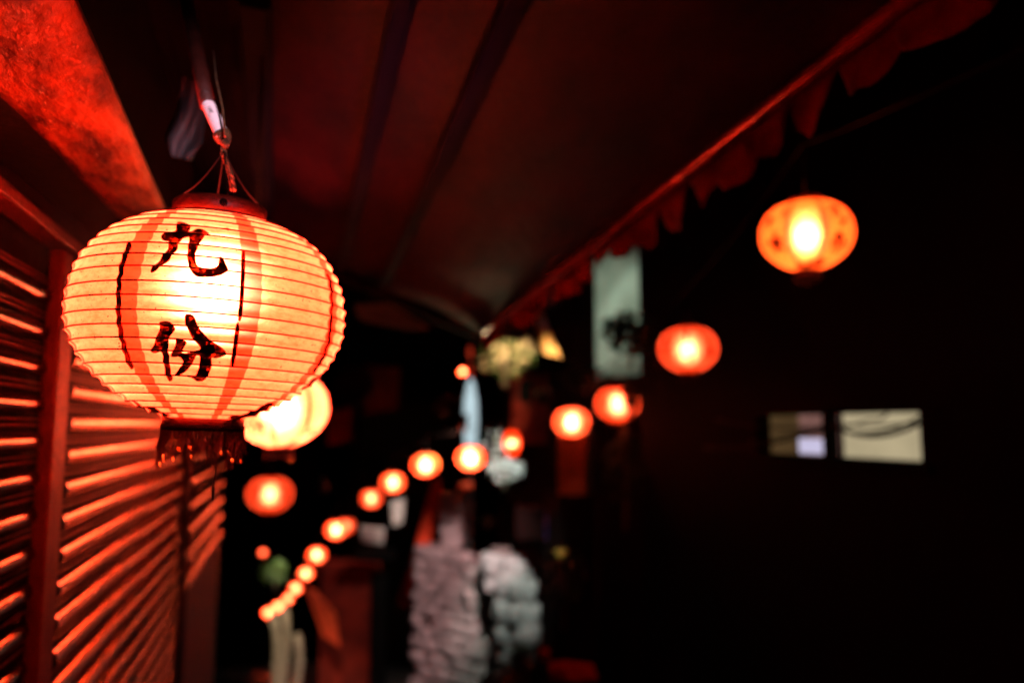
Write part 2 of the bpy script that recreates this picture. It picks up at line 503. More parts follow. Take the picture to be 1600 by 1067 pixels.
C2a = [(230,190),(300,178),(365,185),(410,215),(435,260),(435,300),(410,330),(375,370),(355,430),(352,480),(350,530),(345,570),(360,620),(365,740),(385,850),(405,910),(400,955),(350,965),(325,920),(300,850),(290,740),(275,700),(270,620),(255,568),(215,585),(165,605),(120,580),(118,545),(160,490),(185,400),(215,330),(240,260),(240,220)]
C2b = [(450,395),(500,400),(560,425),(592,460),(560,510),(515,595),(600,590),(680,560),(775,545),(720,470),(640,375),(600,280),(562,210),(555,90),(620,85),(670,100),(695,150),(715,210),(770,300),(850,390),(930,450),(1020,510),(1108,590),(1090,620),(1030,650),(985,668),(940,670),(905,655),(912,740),(900,810),(860,890),(810,965),(720,972),(680,945),(640,915),(595,905),(600,895),(650,905),(710,870),(740,800),(755,710),(755,630),(700,635),(690,680),(640,760),(590,830),(510,868),(415,875),(450,850),(500,780),(555,705),(485,645),(430,655),(375,650),(370,620),(410,560),(440,490)]
P1 = [(220+x/8.893, 330+y/8.893) for x, y in C1]
P2 = [[(220+x/8.207, 480+y/8.207) for x, y in c] for c in (C2a, C2b)]
marks_main = [
    brush('painted_character', [P1]),
    brush('painted_character', P2),
    brush('painted_border', [stroke([(203,378),(196,395),(190,412),(186,432),(184,450),(184,470),(184,490),(186,510),(188,525),(192,540),(198,560),(205,578)], 8)]),
    brush('painted_border', [stroke([(380.5,391),(380,430),(378,465),(374.5,502)], 7), stroke([(372,505),(368,540),(363,573)], 7)]),
    brush('painted_border', [stroke([(512,427),(517,440),(519.5,460),(520,480),(519,505),(516,530),(510,550),(500,570),(490,584)], 5)]),
    brush('painted_cloud', [[(203,627),(212,629),(222,637),(228,640),(238,639),(250,643),(262,649),(275,652),(290,653),(305,656),(290,656),(275,655),(262,656),(252,655),(240,651),(228,648),(213,641)],
                            [(430,630),(416,631),(408,636),(400,641),(388,647),(378,648),(366,650),(352,655),(366,656),(380,654),(392,654),(402,650),(410,645),(420,641)],
                            [(505,583),(495,590),(486,596),(478,604),(470,610),(476,611),(486,604),(494,599),(503,594),(508,588)]]),
    brush('painted_dot', [[(350,358),(355,353),(361,359),(356,360)]], 1.5, 0),
]
FR_MAIN = fringe_mesh(11, 290, 0.052, 0.00048)
def blot(th, z, rx, rz, seed=0):
    """irregular ink blot laid on the paper at local angle th and height z (metres)"""
    vs, fs = [], []
    n, k = 22, 5
    vs.append(spoint(arc_of_z(z), th, 0.0008))
    for i in range(1, k + 1):
        for j in range(n):
            a = 2*math.pi*j/n
            q = i/k*(1 + 0.42*math.sin(a*5 + seed) * (i/k) + 0.35*mnoise.noise(Vector((math.cos(a)*1.5, math.sin(a)*1.5, seed))))
            zz = min(max(z + rz*q*math.sin(a), ZBOT + .002), ZTOP - .002); s_ = arc_of_z(zz)
            vs.append(spoint(s_, th + rx*q*math.cos(a)/max(prof_at(s_)[0], .06), 0.0008))
    for j in range(n): fs.append((0, 1 + j, 1 + (j+1) % n))
    for i in range(k - 1):
        for j in range(n): a = 1 + i*n; fs.append((a+j, a+n+j, a+n+(j+1) % n, a+(j+1) % n))
    return mesh('painted_blot', vs, fs, INK, True)
main = lantern('large near paper lantern painted with two black brush characters', LC, 1.0, (0, 0), SPIN0, M_PALE, 66, hi=True, marks=marks_main, fr=FR_MAIN, lcol=(1.0, 0.047, 0.029), bulb=(0.0, 0.0, 0.042))
main.rotation_euler = (Matrix.Rotation(math.radians(2.0), 3, F0) @ Matrix.Rotation(SPIN0, 3, 'Z')).to_euler()

# ================================================================== surfaces
M_SLAT = mat('red_lacquered_metal', (0.30, 0.115, 0.010), 0.20, 0.97, (0.07, 0.018, 0.003), 5, 0.03, 9, (1, 1.0, 1.6), rv=0.13)
M_POST = mat('weathered_red_post', (0.11, 0.03, 0.006), 0.55, 0.0, (0.06, 0.010, 0.007), 12, 0.5, 60)
M_DARKW = mat('shade_dark_wall', (0.006, 0.0016, 0.001), 0.85, 0, None, 3, 0.5, spec=0.05)  # near-black base colour stands in for shade on the walls
M_FASCIA = mat('peeling_red_fascia', (0.24, 0.085, 0.014), 0.6, 0, (0.018, 0.003, 0.001), 9, 0.9, 26, (2.2, 1, 0.8))
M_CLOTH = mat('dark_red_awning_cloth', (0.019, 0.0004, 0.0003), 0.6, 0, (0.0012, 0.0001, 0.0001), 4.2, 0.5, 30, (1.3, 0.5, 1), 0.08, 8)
M_TUBE = mat('red_awning_tube', (0.14, 0.012, 0.007), 0.24, 0.2, (0.25, 0.03, 0.02), 14, 0.15)
M_VAL = mat('red_valance_cloth', (0.19, 0.012, 0.005), 0.7, 0, (0.07, 0.005, 0.003), 9, 0.3, spec=0.05)
M_RAFT = mat('dark_rafter_wood', (0.006, 0.001, 0.0007), 0.8, 0, None, 14, 0.4, 50, (1, 0.1, 1), 0.05)
M_STONE = mat('rubble_stone', (0.42, 0.36, 0.33), 0.8, 0, (0.20, 0.165, 0.155), 22, 0.9, 70)
M_STONE2 = mat('pale_block_stone', (0.46, 0.46, 0.44), 0.8, 0, (0.14, 0.14, 0.13), 18, 0.9, 60)
M_MORTAR = mat('dark_mortar', (0.16, 0.12, 0.11), 0.9, 0, None, 20, 0.6)
M_STEP = mat('wet_step_stone', (0.12, 0.10, 0.095), 0.35, 0, (0.06, 0.05, 0.05), 10, 0.5)
M_GROUND = mat('dark_earth', (0.05, 0.04, 0.035), 0.9, 0, None, 1.5, 0.5)
M_PLASTER = mat('pale_green_plaster', (0.34, 0.38, 0.30), 0.8, 0, (0.18, 0.20, 0.15), 2.2, 0.3, 12)
M_TAN = mat('tan_plaster', (0.34, 0.24, 0.14), 0.8, 0, (0.22, 0.16, 0.1), 2.0, 0.3, 12)
M_FACADE = mat('dark_red_facade', (0.22, 0.014, 0.006), 0.75, 0, (0.09, 0.006, 0.003), 3, 0.4)
M_REDCL = mat('bright_red_banner_cloth', (0.75, 0.07, 0.02), 0.7, 0, (0.5, 0.04, 0.012), 8, 0.2)
M_LEAF = mat('dark_leaf', (0.045, 0.07, 0.02), 0.5, 0, (0.03, 0.06, 0.015), 12, 0.2)
M_BLOSS = mat('cream_blossom', (0.75, 0.62, 0.40), 0.6, 0, (0.6, 0.42, 0.25), 20, 0.1)
M_BARK = mat('pale_bark', (0.26, 0.20, 0.14), 0.8, 0, (0.16, 0.13, 0.09), 14, 0.8, 60, (3, 3, 0.4))
M_PVC = mat('white_pipe_plastic', (0.78, 0.70, 0.72), 0.4, 0, (0.62, 0.54, 0.56), 60, 0.1)
M_ROPE = mat('brown_twine', (0.08, 0.035, 0.012), 0.8, 0, (0.03, 0.012, 0.005), 90, 0.6)
M_PURPLE = mat('magenta_patch_cloth', (0.010, 0.0012, 0.05), 0.7, 0, (0.26, 0.04, 0.10), 12, 0.2)
M_SHEEN = mat('grey_sheen_sheet', (0.05, 0.043, 0.047), 0.5, 0, (0.010, 0.008, 0.009), 6, 0.3)  # grey tone of the added sheet that imitates a sheen
M_YELL = mat('yellow_cloth', (0.20, 0.14, 0.03), 0.7, 0, (0.45, 0.28, 0.04), 8, 0.2)
M_WHITE = mat('white_painted_board', (0.70, 0.68, 0.66), 0.5, 0, (0.5, 0.48, 0.46), 8, 0.1)
M_DKMETAL = mat('dark_metal', (0.03, 0.03, 0.03), 0.4, 0.8, None, 30, 0.1)

# ================================================================== ground and steps
XW = -0.50                      # face of the shutter wall
SL = 0.245                      # fall of the stepped alley
def gz(y): return -SL * max(0.0, y) if y < 60 else -SL * 60
vs, fs = [], []
ys = [-40, 0, 60, 400]; xs = [-300, 300]
for y in ys:
    for x in xs: vs.append((x, y, gz(y) - 0.35))
for i in range(len(ys) - 1): fs.append((2*i, 2*i+1, 2*i+3, 2*i+2))
struct(obj('ground', mesh('ground', vs, fs, M_GROUND)))
steps = struct(thing('stone_stairs', 'dark wet stone steps falling away down the alley', 'stairs'))
del steps['category']
bm = bmesh.new(); box_bm(bm, -2.6, 3.45, 0, 0.66, -0.3, 0, 0.012); sm = bm_mesh('step', bm, M_STEP)
for k in range(56):
    obj('step', sm, steps, (rnd.uniform(-.03, .03), -1.5 + 0.65 * k, gz(max(0, -1.5 + .65*k)) - 0.0), (0, 0, rnd.uniform(-.01, .01)))

# ================================================================== shutter wall on the left
PIT = 0.0735
wide = [(-.004,0),(.002,.001),(.010,.005),(.014,.012),(.015,.019),(.013,.027),(.008,.033),(.001,.036),(-.004,.037)]
def extr(sec, y0, y1, m, name, closed=False, n=14, amp=0.0010):
    vs, fs = [], []
    for i in range(n + 1):
        y = y0 + (y1-y0)*i/n
        for x, z in sec: vs.append((x + amp*mnoise.noise(Vector((y*2.5, 7*x, 0))), y, z))
    k = len(sec)
    for i in range(n):
        for j in range(k if closed else k-1): fs.append((i*k+j, i*k+(j+1) % k, (i+1)*k+(j+1) % k, (i+1)*k+j))
    return mesh(name, vs, fs, m, True)
def rod(r, zc, xc): return [(xc + r*math.cos(2*math.pi*k/8), zc + r*math.sin(2*math.pi*k/8)) for k in range(8)]
def shutter(label, y0, y1, z0, z1, x, k=1.0):
    t = thing('roller_shutter', label, 'shutter', (x, (y0+y1)/2, z0), group='roller shutters along the left wall')
    h = (y1-y0)/2
    ms = [extr(wide, -h, h, M_SLAT, 'slat') for _ in range(2)]
    rd = extr(rod(.0030, 0, 0), -h, h, M_POST, 'rod', True, 8, .0006)
    PK = PIT*k
    n = int((z1 - z0) / PK)
    for i in range(n):
        tl = rnd.uniform(-.05, .05)
        obj('slat', ms[i % 2], t, (rnd.uniform(0, .002), 0, i*PK), (0, tl, 0), (k, 1, k))
        obj('rod', rd, t, (-.004, 0, i*PK + .050*k)); obj('rod', rd, t, (-.008, 0, i*PK + .062*k), None, (.7, 1, .7))
    box('shutter_backing', -0.04, -0.020, -h, h, -0.1, z1-z0, M_BLACK, 0, t)
    return t
ZT = 1.5 + 0.385
shutter('nearest louvred red shutter at the left edge, left of the leaning post', 0.2, on_x(76, 560, XW).y, 0.35, ZT - 0.03, XW)
y1 = on_x(107, 560, XW).y; y2 = on_x(280, 800, XW).y
shutter('long louvred red shutter behind and below the big lantern, right of the post', y1, y2, -0.35, ZT - 0.03, XW)
y3 = on_x(288, 800, XW).y; y4 = on_x(342, 800, XW).y
shutter('farthest red shutter right of the thin dark upright, below the big tassel', y3, y4, 0.70, ZT - 0.25, XW, 1.7)
tag(box('door_post', XW + 0.004, XW + 0.034, on_x(88, 560, XW+.03).y, on_x(109, 560, XW+.03).y, -0.6, ZT - 0.02, M_POST, 0.006),
    'upright red post between the nearest shutter and the long one', 'post', 'posts of the shutter wall')
tag(box('door_post', XW + 0.0, XW + 0.030, y2 + 0.01, y3 - 0.01, -1.2, ZT - 0.02, M_RAFT, 0.004),
    'thin dark upright between the long shutter and the farthest one', 'post', 'posts of the shutter wall')
tag(box('shutter_rail', XW - 0.02, XW + 0.030, 0.2, 1.93, ZT - 0.005, ZT + 0.022, M_POST, 0.005),
    'narrow glowing rail on top of the nearest shutter at the left edge', 'rail')
wl = thing('left_building', 'house wall carrying the shutters on the left, coloured dark for shade', 'building', (XW, 3, -1))
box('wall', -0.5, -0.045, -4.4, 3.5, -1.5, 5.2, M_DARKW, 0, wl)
box('panel', -0.04, 0.012, y3 - 3, y4 - 3, -1.5, 1.68, M_POST, 0.004, wl)
# drip board hung out over the shutters, facing down
bm = bmesh.new(); bmk = bmesh.new()
n = 40; ring = []; ringk = []
for i in range(n + 1):
    y = 0.1 + 2.3 * i / n
    zi = 1.5 + .45 + .036*(y - 1.16) + 0.004*mnoise.noise(Vector((y*4, 0, 3)))
    zo = 1.5 + .507 - .092*(y - .99) + 0.005*mnoise.noise(Vector((y*3, 4, 3)))
    lo = []
    for q in range(9):
        u = q/8; lo.append((-.40 + .13*u, zi + (zo-zi)*u + 0.006*mnoise.noise(Vector((y*6, u*3, 1))) - 0.008*math.sin(math.pi*u)))
    sec = lo + [(-.272, zo + .018), (-.402, zi + .018)]
    ring.append([bm.verts.new((a_, y, b_)) for a_, b_ in sec])
    ringk.append([bmk.verts.new((a_, y, b_)) for a_, b_ in ((-.545, zi + .03), (-.4015, zi + .004), (-.4015, zi + .020), (-.545, zi + .05))])
for R_, B_ in ((ring, bm), (ringk, bmk)):
    for a, b in zip(R_[:-1], R_[1:]):
        k = len(a)
        for j in range(k): B_.faces.new((a[j], b[j], b[(j+1) % k], a[(j+1) % k]))
    B_.faces.new(R_[0]); B_.faces.new(R_[-1][::-1])
fb = thing('drip_board', 'mottled orange lit board hung high at the upper left over the shutters', 'board', (0, 0, 0))
obj('face_board', bm_mesh('face_board', bm, M_FASCIA, True), fb)
obj('black_bracket_board', bm_mesh('bracket', bmk, M_BLACK), fb)

# ================================================================== awning over the alley
XE = 1.20
def edge_z(y): return 1.5 + 0.895 - 0.069 * (y - 1.43)
def ceil_z(x, y): return edge_z(y) + 0.41 * (XE - x)
Y0, Y1 = -2.0, 5.02
aw = thing('awning', 'dark red cloth awning stretched over the alley with a tube along its edge', 'awning', (XE, 1.5, edge_z(1.5)))
def loc(v): return Vector(v) - aw.location
vs, fs = [], []
nx, ny = 50, 90
for j in range(ny + 1):
    y = Y0 + (Y1-Y0)*j/ny
    for i in range(nx + 1):
        x = -0.56 + (XE + 0.56)*i/nx
        z = ceil_z(x, y) + 0.010*math.sin(x*9 + 0.6*y) * math.sin(y*2.1) + 0.012*mnoise.noise(Vector((x*2.2, y*.9, 0))) + 0.004*mnoise.noise(Vector((x*14, y*3, 4)))
        vs.append(loc((x, y, z)))
for j in range(ny):
    for i in range(nx): a = j*(nx+1)+i; fs.append((a, a+1, a+nx+2, a+nx+1))
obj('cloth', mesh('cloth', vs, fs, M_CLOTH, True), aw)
def beam(name, a, b, wx, hz, m, parent, drop=0.0):
    a, b = Vector(a), Vector(b); d = (b-a).normalized(); side = Vector((0, 0, 1)).cross(d).normalized(); up = d.cross(side)
    bm = bmesh.new(); q = []
    for p in (a, b):
        q.append([bm.verts.new(p + side*sx*wx/2 + up*sz*hz/2 - Vector((0, 0, drop))) for sx, sz in ((-1,-1),(1,-1),(1,1),(-1,1))])
    for k in range(4): bm.faces.new((q[0][k], q[0][(k+1) % 4], q[1][(k+1) % 4], q[1][k]))
    bm.faces.new(q[0][::-1]); bm.faces.new(q[1])
    bmesh.ops.bevel(bm, geom=bm.edges[:], offset=min(wx, hz)*0.12, segments=1, affect='EDGES')
    return obj(name, bm_mesh(name, bm, m), parent)
for x, wd in ((0.52, 0.06), (0.26, 0.06)):
    beam('rafter', loc((x, Y0, ceil_z(x, Y0) - .045)), loc((x, Y1, ceil_z(x, Y1) - .045)), wd, 0.05, M_RAFT, aw)
for y in (5.0,):
    beam('crossbar', loc((-0.5, y, ceil_z(-0.5, y) - .10)), loc((XE, y, ceil_z(XE, y) - .05)), 0.05, 0.05, M_RAFT, aw)
tube('edge_tube', [loc((XE + .01, Y0 + (Y1-Y0)*t/20, edge_z(Y0 + (Y1-Y0)*t/20) - .02)) for t in range(21)], 0.022, M_TUBE, aw, 14)
# scalloped valance hung from the edge tube
yy = 0.2; k = 0
while yy < Y1 - 0.05:
    wv = rnd.uniform(0.16, 0.27); dp = rnd.uniform(0.055, 0.105)
    vs, fs = [], []
    nu, nv = 10, 6
    for i in range(nu + 1):
        u = i/nu; y = yy + wv*u
        depth = 0.035 + (dp * math.sqrt(max(0, 1 - (2*u-1)**2)) * (1 + .35*mnoise.noise(Vector((u*4, k*3.3, 0)))) if 0 < u < 1 else 0)
        for j in range(nv + 1):
            v = j/nv
            vs.append(loc((XE + 0.035 + 0.022*v*math.sin(k*1.7 + u*5) + 0.015*v*v*math.sin(k*5.1), y, edge_z(y) - 0.03 - depth*v)))
    for i in range(nu):
        for j in range(nv): a = i*(nv+1)+j; fs.append((a, a+1, a+nv+2, a+nv+1))
    o = obj('scallop', mesh('scallop', vs, fs, M_VAL, True), aw)
    md = o.modifiers.new('thick', 'SOLIDIFY'); md.thickness = 0.003
    yy += wv * 0.98; k += 1
# ray onto the awning plane, for the beam and a lamp target
def ceil_hit(px, py):
    d = ray(px, py)
    # eye + d t on plane z = ceil_z
    a = 1.5 + 0.895 + 0.069*1.43 + 0.41*XE
    t = (a - 1.5) / (d.z + 0.069*d.y + 0.41*d.x)
    return EYE + d*t
h1, h2 = ceil_hit(398, -40), ceil_hit(418, 440)
beam('shadow_beam', loc(h1 - Vector((0, 0, .07))), loc(h2 - Vector((0, 0, .07))), 0.10, 0.08, M_BLACK, aw)  # black beam added as the dark strip where the lantern cap blocks light
# near-black soffit boards up to the beam; the colour stands for shade there
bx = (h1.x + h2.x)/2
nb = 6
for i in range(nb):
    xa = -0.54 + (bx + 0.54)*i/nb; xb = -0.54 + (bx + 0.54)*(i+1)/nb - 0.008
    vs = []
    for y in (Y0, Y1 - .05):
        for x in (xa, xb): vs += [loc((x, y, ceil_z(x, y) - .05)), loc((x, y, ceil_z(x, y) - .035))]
    obj('shadow_soffit_board', mesh('shadow_soffit_board', vs, [(0, 2, 6, 4), (1, 5, 7, 3), (0, 1, 3, 2), (4, 6, 7, 5), (0, 4, 5, 1), (2, 3, 7, 6)], M_BLACK), aw)


# second awning a few steps farther down, seen through the dark gap
a2 = thing('awning', 'small farther awning glowing tan beyond the dark end bar of the near awning', 'awning', (0.2, 6.2, 2.6))
p4 = [at(552, 474, 6.4), at(610, 476, 6.3), at(672, 512, 6.2), at(640, 516, 7.2), at(560, 500, 7.6)]
o = obj('cloth', mesh('cloth', [p - a2.location for p in p4], [(0, 1, 2, 3, 4)], M_TAN), a2)
md = o.modifiers.new('thick', 'SOLIDIFY'); md.thickness = 0.004

# ================================================================== hanging pipe of the near lantern
pa, pb, pc = at(349, 216, 1.16), at(323, 158, 1.20), at(286, -20, 1.40)
pipe = thing('hanging_pipe', 'slanting pipe with a bare white end that carries the big lantern', 'pipe', pa)
lp = lambda v: Vector(v) - pa
tube('white_end', [lp(pa.lerp(pb, t/8)) for t in range(9)], 0.0105, M_PVC, pipe, 20)
pd = pc + (pc - pb).normalized() * 0.9
tube('red_sleeve', [lp(pb.lerp(pd, t/12 - 0.01)) for t in range(13)], 0.0122, mat('dark_red_tape', (0.05, 0.009, 0.006), 0.5, 0, None, 30, 0.3), pipe, 16)
tube('guy_wire', [lp(at(352, 214, 1.135)), lp(at(348, 170, 1.155)), lp(at(338, 125, 1.19)), lp(at(333, 80, 1.25))], 0.002, M_ROPE, pipe, 6)
bm = bmesh.new()
for k in range(-5, 3):
    c = lp(pa) + (lp(pb) - lp(pa)).normalized() * (0.001 + k*0.0034)
    wr = 0.0108 if k >= 0 else 0.0108 + k*0.0016
    ax = (pb-pa).normalized(); u = ax.cross(Vector((0, 1, 0))).normalized(); v = ax.cross(u)
    pts = [c + (u*math.cos(a*.5236) + v*math.sin(a*.5236))*(wr + .0006*math.sin(k+a)) + ax*0.0015*math.sin(a+k) for a in range(13)]
    tube_bm(bm, pts, 0.0020, 6)
obj('twine_wrap', bm_mesh('twine_wrap', bm, M_ROPE, True), pipe)
# faint printed figures on the white end
fc = bpy.data.curves.new('printed_marks', 'FONT'); fc.body = '1347'; fc.size = 0.008; fc.extrude = 0.0001
ink2 = mat('printed_grey_ink', (0.08, 0.05, 0.05), 0.6, 0, None, 50, 0); fc.materials.append(ink2)
ft = bpy.data.objects.new('tmp', fc); COL.objects.link(ft); bpy.context.view_layer.update()
fme = bpy.data.meshes.new_from_object(ft.evaluated_get(bpy.context.evaluated_depsgraph_get())); bpy.data.objects.remove(ft)
fo = obj('printed_mark', fme, pipe)
ax = (pa - pb).normalized(); nrm = (EYE - pa.lerp(pb, .5)); nrm = (nrm - ax*nrm.dot(ax)).normalized(); sd = nrm.cross(ax)
mm = Matrix((ax, sd, nrm)).transposed().to_4x4(); mm.translation = (pb.lerp(pa, .30) + nrm*0.0118 - sd*0.003) - pa
fo.matrix_local = mm
# twine and wires down to the cap
capw = lambda a, r=0.067, z=ZTOP+0.024: MW @ Vector((r*math.cos(a), r*math.sin(a), z))
hub = at(350, 232, 1.16)
hang = thing('hanging_wire', 'thin wires and frayed twine between the white pipe end and the big lantern', 'wire', hub)
lh = lambda v: Vector(v) - hub
fa = face - SPIN0
for da in (-1.35, 1.35, 3.3, 0.15, 0.28):
    q = capw(fa + da); b0 = hub + Vector((0, 0, -0.004)); 
    pts = [b0.lerp(q, t/10) + Vector((0, 0, -0.012*math.sin(math.pi*t/10)*(1 if abs(da) > 1 else .3))) for t in range(11)]
    tube('wire', [lh(p) for p in pts], 0.0010, M_WIRE, hang, 6)
bm = bmesh.new()
q1 = [pa - (pb-pa).normalized()*0.004, at(349, 240, 1.165), at(355, 258, 1.17), at(361, 275, 1.175), at(366, 303, 1.185)]
dense = []
for a, b in zip(q1[:-1], q1[1:]):
    for t in range(6): dense.append(a.lerp(b, t/6))
for s in (0, 2.1, 4.2):
    tube_bm(bm, [lh(p + RT*0.0026*math.cos(i*.9+s) + FW*0.0026*math.sin(i*.9+s)) for i, p in enumerate(dense)], 0.0026, 6)
obj('twisted_twine', bm_mesh('twisted_twine', bm, M_ROPE, True), hang)
for o in list(hang.children): pass
# loose dark tag knotted below the fringe
p0 = MW @ Vector((0.045*math.cos(fa+.05), 0.045*math.sin(fa+.05), ZBOT - 0.03))
kn = [at(340, 715, 1.12), at(337, 735, 1.12), at(334, 750, 1.12), at(333, 765, 1.12), at(332, 780, 1.12)]
tube('loose_cord', [MW.inverted() @ p for p in [p0] + kn], 0.0011, M_WIRE, main, 6, lambda t: 0.0011 + 0.0026*max(0, t-.55))

lathe('fringe_band', [(.0594, ZBOT-.0095), (.0600, ZBOT-.0135), (.0594, ZBOT-.0185), (.056, ZBOT-.0185), (.056, ZBOT-.0095)], M_BLACK, 64, main, True)
ha = fa + math.radians(3)
e = Vector((math.cos(ha), math.sin(ha), 0))
tube('cap_hole', [e*0.0688 + Vector((0, 0, ZTOP+.0125)), e*0.0694 + Vector((0, 0, ZTOP+.0125))], 0.0058, M_BLACK, main, 16)

# ================================================================== lanterns of the alley
SPT = lambda px: 0
def place(px, py, r, label, **k):
    sz = k.pop('size', 1.0)
    depth = 1200*R0*sz/r
    if sz != 1.0: k['scale'] = sz
    for i, (dg, z, rx, rz) in enumerate(k.pop('blots', [])):
        k['marks'] = list(k.get('marks') or []) + [('painted_blot', blot(fa - k.get('_da', 0) + math.radians(dg), z, rx, rz, i*1.7))]
    k.pop('_da', None)
    return lantern(label, at(px, py, depth), **k)
G1 = 'paper lanterns hung along the left shutter wall'
G2 = 'paper lanterns hung down the right side of the alley'
def facing(px, py, da):
    d = ray(px, py); return math.atan2(-d.y, -d.x) - fa + da
marks_far = [m_ for m_ in marks_main]
place(392, 618, 66, 'white hot lantern half hidden behind the lower right of the big one', paper=M_PALE, power=76, hi=False, ribs=True, marks=marks_far, spin=facing(398, 612, 0.5), group=G1, lcol=(1, .125, .085))
place(438, 640, 74, 'glaring lantern reaching farthest right and lowest behind the big lantern', paper=M_PALE, power=76, hi=False, ribs=True, marks=marks_far, spin=facing(441, 628, -0.4), group=G1, lcol=(1, .125, .085))
place(422, 773, 35, 'round orange lantern hanging below the tassel of the big lantern', power=6, paper=M_RED, ribs=True, marks=marks_far, spin=facing(422, 773, 2.4), _da=2.4, blots=[(-34, .04, .024, .03), (-38, -.04, .02, .024), (40, .0, .016, .05)], group=G1)
place(411, 863, 6.0, 'tiny dim red lantern in the dark left of the far string', power=1.2, paper=M_RED, group=G1, size=0.5)
place(1260, 369, 70, 'large bright lantern at the upper right with dark flower prints', power=26, paper=M_ORANGE, ribs=True, marks=marks_far, spin=facing(1260, 369, 0.95), _da=0.95, blots=[(-40, -.045, .040, .036), (-52, .06, .026, .028), (-30, .085, .014, .018), (44, .08, .016, .022), (47, .025, .014, .018), (43, -.04, .020, .024), (-12, -.148, .05, .012), (26, -.135, .04, .016)], lean=(0.06, 0.03), group=G2)
place(1075, 547, 46, 'orange red lantern alone between the bright upper right one and the leafy one', power=8, paper=M_RED, ribs=True, marks=marks_far, spin=facing(1075, 547, 2.2), _da=2.2, blots=[(-3, .085, .014, .05), (4, -.062, .017, .017), (-50, .02, .02, .06), (48, -.03, .03, .03)], group=G2)
place(965, 632, 34.5, 'lantern crossed by dark leaves, hanging over a tiny tassel', power=10, paper=M_RED, ribs=True, marks=marks_far, spin=facing(965, 632, 2.0), _da=2.0, blots=[(-24, .04, .022, .022), (38, -.06, .03, .03), (58, .02, .012, .08)], lean=(.1, -.15), group=G2)
place(893, 660, 28, 'squat lantern with white centre over the tan pillar', power=16, paper=M_RED, spin=.3, group=G2)
tbl = [(735, 716, 22, 'white hot lantern right under the pale glowing lamp column', 14),
       (665, 727, 21.5, 'bright lantern over the red banner, left of the one under the lamp column', 8),
       (614, 754, 18.5, 'lantern with white centre, third up the far string from the right', 8),
       (580, 779, 16.5, 'plain orange lantern touching its neighbour at the bend of the string', 4),
       (525, 828, 16.5, 'bright lantern with a dimmer one peeping out behind it', 9),
       (541, 822, 14.0, 'dimmer red lantern peeping out behind a bright one', 2.0),
       (495, 867, 14.5, 'round yellow centred lantern alone below the overlapping pair', 8),
       (478, 896, 11.5, 'small lantern between the round one and the clustered end of the string', 8),
       (462, 919, 9.5, 'first lantern of the small cluster at the far end of the string', 8),
       (450, 935, 8.0, 'middle lantern of the small cluster at the far end of the string', 7),
       (435, 947, 8.5, 'second to last lantern at the far end of the string', 9),
       (419, 957, 8.5, 'last and lowest lantern at the far end of the string', 9),
       (800, 693, 15, 'tall narrow red lantern in front of the white planting', 4),
       (723, 581, 6.0, 'tiny orange lantern above the pale glowing lamp column', 5)]
for px, py, r, lab, pw in tbl:
    st = (1, 1, 1)
    kw = {}
    if 'tall narrow' in lab: st = (0.85, 0.85, 1.75); kw['size'] = 0.6
    if 'tiny orange' in lab: kw['size'] = 0.55
    place(px, py, r, lab, power=pw*(1.5 if r < 20 else 2.2), paper=M_RED, spin=rnd.uniform(0, 6), lean=(rnd.uniform(-.06, .06), rnd.uniform(-.06, .06)), group=G2, stretch=st, **kw)
tops = [o for o in COL.objects if o.type == 'EMPTY' and o.get('category') == 'lantern']
# carrier cables over the lanterns
def cable(label, objs, h=0.42, start=None, end=None):
    pts = []
    ps = [o.location + Vector((0, 0, h*o.scale[2])) for o in objs]
    if start is not None: ps = [start] + ps
    if end is not None: ps = ps + [end]
    for a, b in zip(ps[:-1], ps[1:]): pts += sag_curve(a, b, (b-a).length*0.02, 6)[:-1]
    pts.append(ps[-1])
    base = pts[0].copy()
    t = thing('lantern_cable', label, 'cable', base, group='cables that carry the lanterns')
    tube('cord', [p - base for p in pts], 0.005, M_WIRE, t, 6)
    for o in objs:
        p = o.location + Vector((0, 0, h*o.scale[2])); q = o.location + Vector((0, 0, ZTOP*o.scale[2]))
        tube('drop_wire', [p - base, q - base], 0.0035, M_WIRE, t, 5)
right = [o for o in tops if o.get('group') == G2]
rs = right[:4] + [right[i] for i in (4, 5, 6, 7, 8, 10, 11, 12, 13, 14, 15)]
cable('thin dark cable carrying the curved string of lanterns on the right', rs, start=Vector((2.0, 0.5, 2.6)))
left = [o for o in tops if o.get('group') == G1]
cable('thin dark cable carrying the lanterns behind the big one on the left', left[:3], start=Vector((-.1, 1.9, 2.4)), end=Vector((-.2, 9, 1.6)))

# ================================================================== right hand house with lit window
XR = 3.5
rb = thing('right_house', 'dark house on the right with a low lit window', 'house', (XR, 3, 0))
wtl, wbr = on_x(1283, 645, XR), on_x(1440, 722, XR)
ztop, zbot = 1.5 + (on_x(1430, 643, XR).z - 1.5), on_x(1438, 722, XR).z
yl1, yr1 = on_x(1291, 680, XR).y, on_x(1438, 680, XR).y       # right pane (far, near)
yl0, yr0 = on_x(1180, 680, XR).y, on_x(1281, 680, XR).y       # left pane
def L3(v): return tuple(Vector(v) - rb.location)
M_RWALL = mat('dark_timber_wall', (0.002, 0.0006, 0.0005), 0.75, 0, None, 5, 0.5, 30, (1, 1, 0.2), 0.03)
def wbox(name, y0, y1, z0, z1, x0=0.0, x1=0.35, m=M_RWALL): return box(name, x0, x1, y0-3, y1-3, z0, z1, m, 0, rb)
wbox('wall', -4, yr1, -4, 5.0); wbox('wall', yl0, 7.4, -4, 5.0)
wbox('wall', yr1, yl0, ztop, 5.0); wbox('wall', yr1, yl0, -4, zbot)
wbox('window_mullion', yr0, yl1, zbot, ztop, 0.02, 0.10, M_BLACK)
gl1 = emat('lit_cream_blind', (0.80, 0.66, 0.40), 0.62, 0.25, 3)
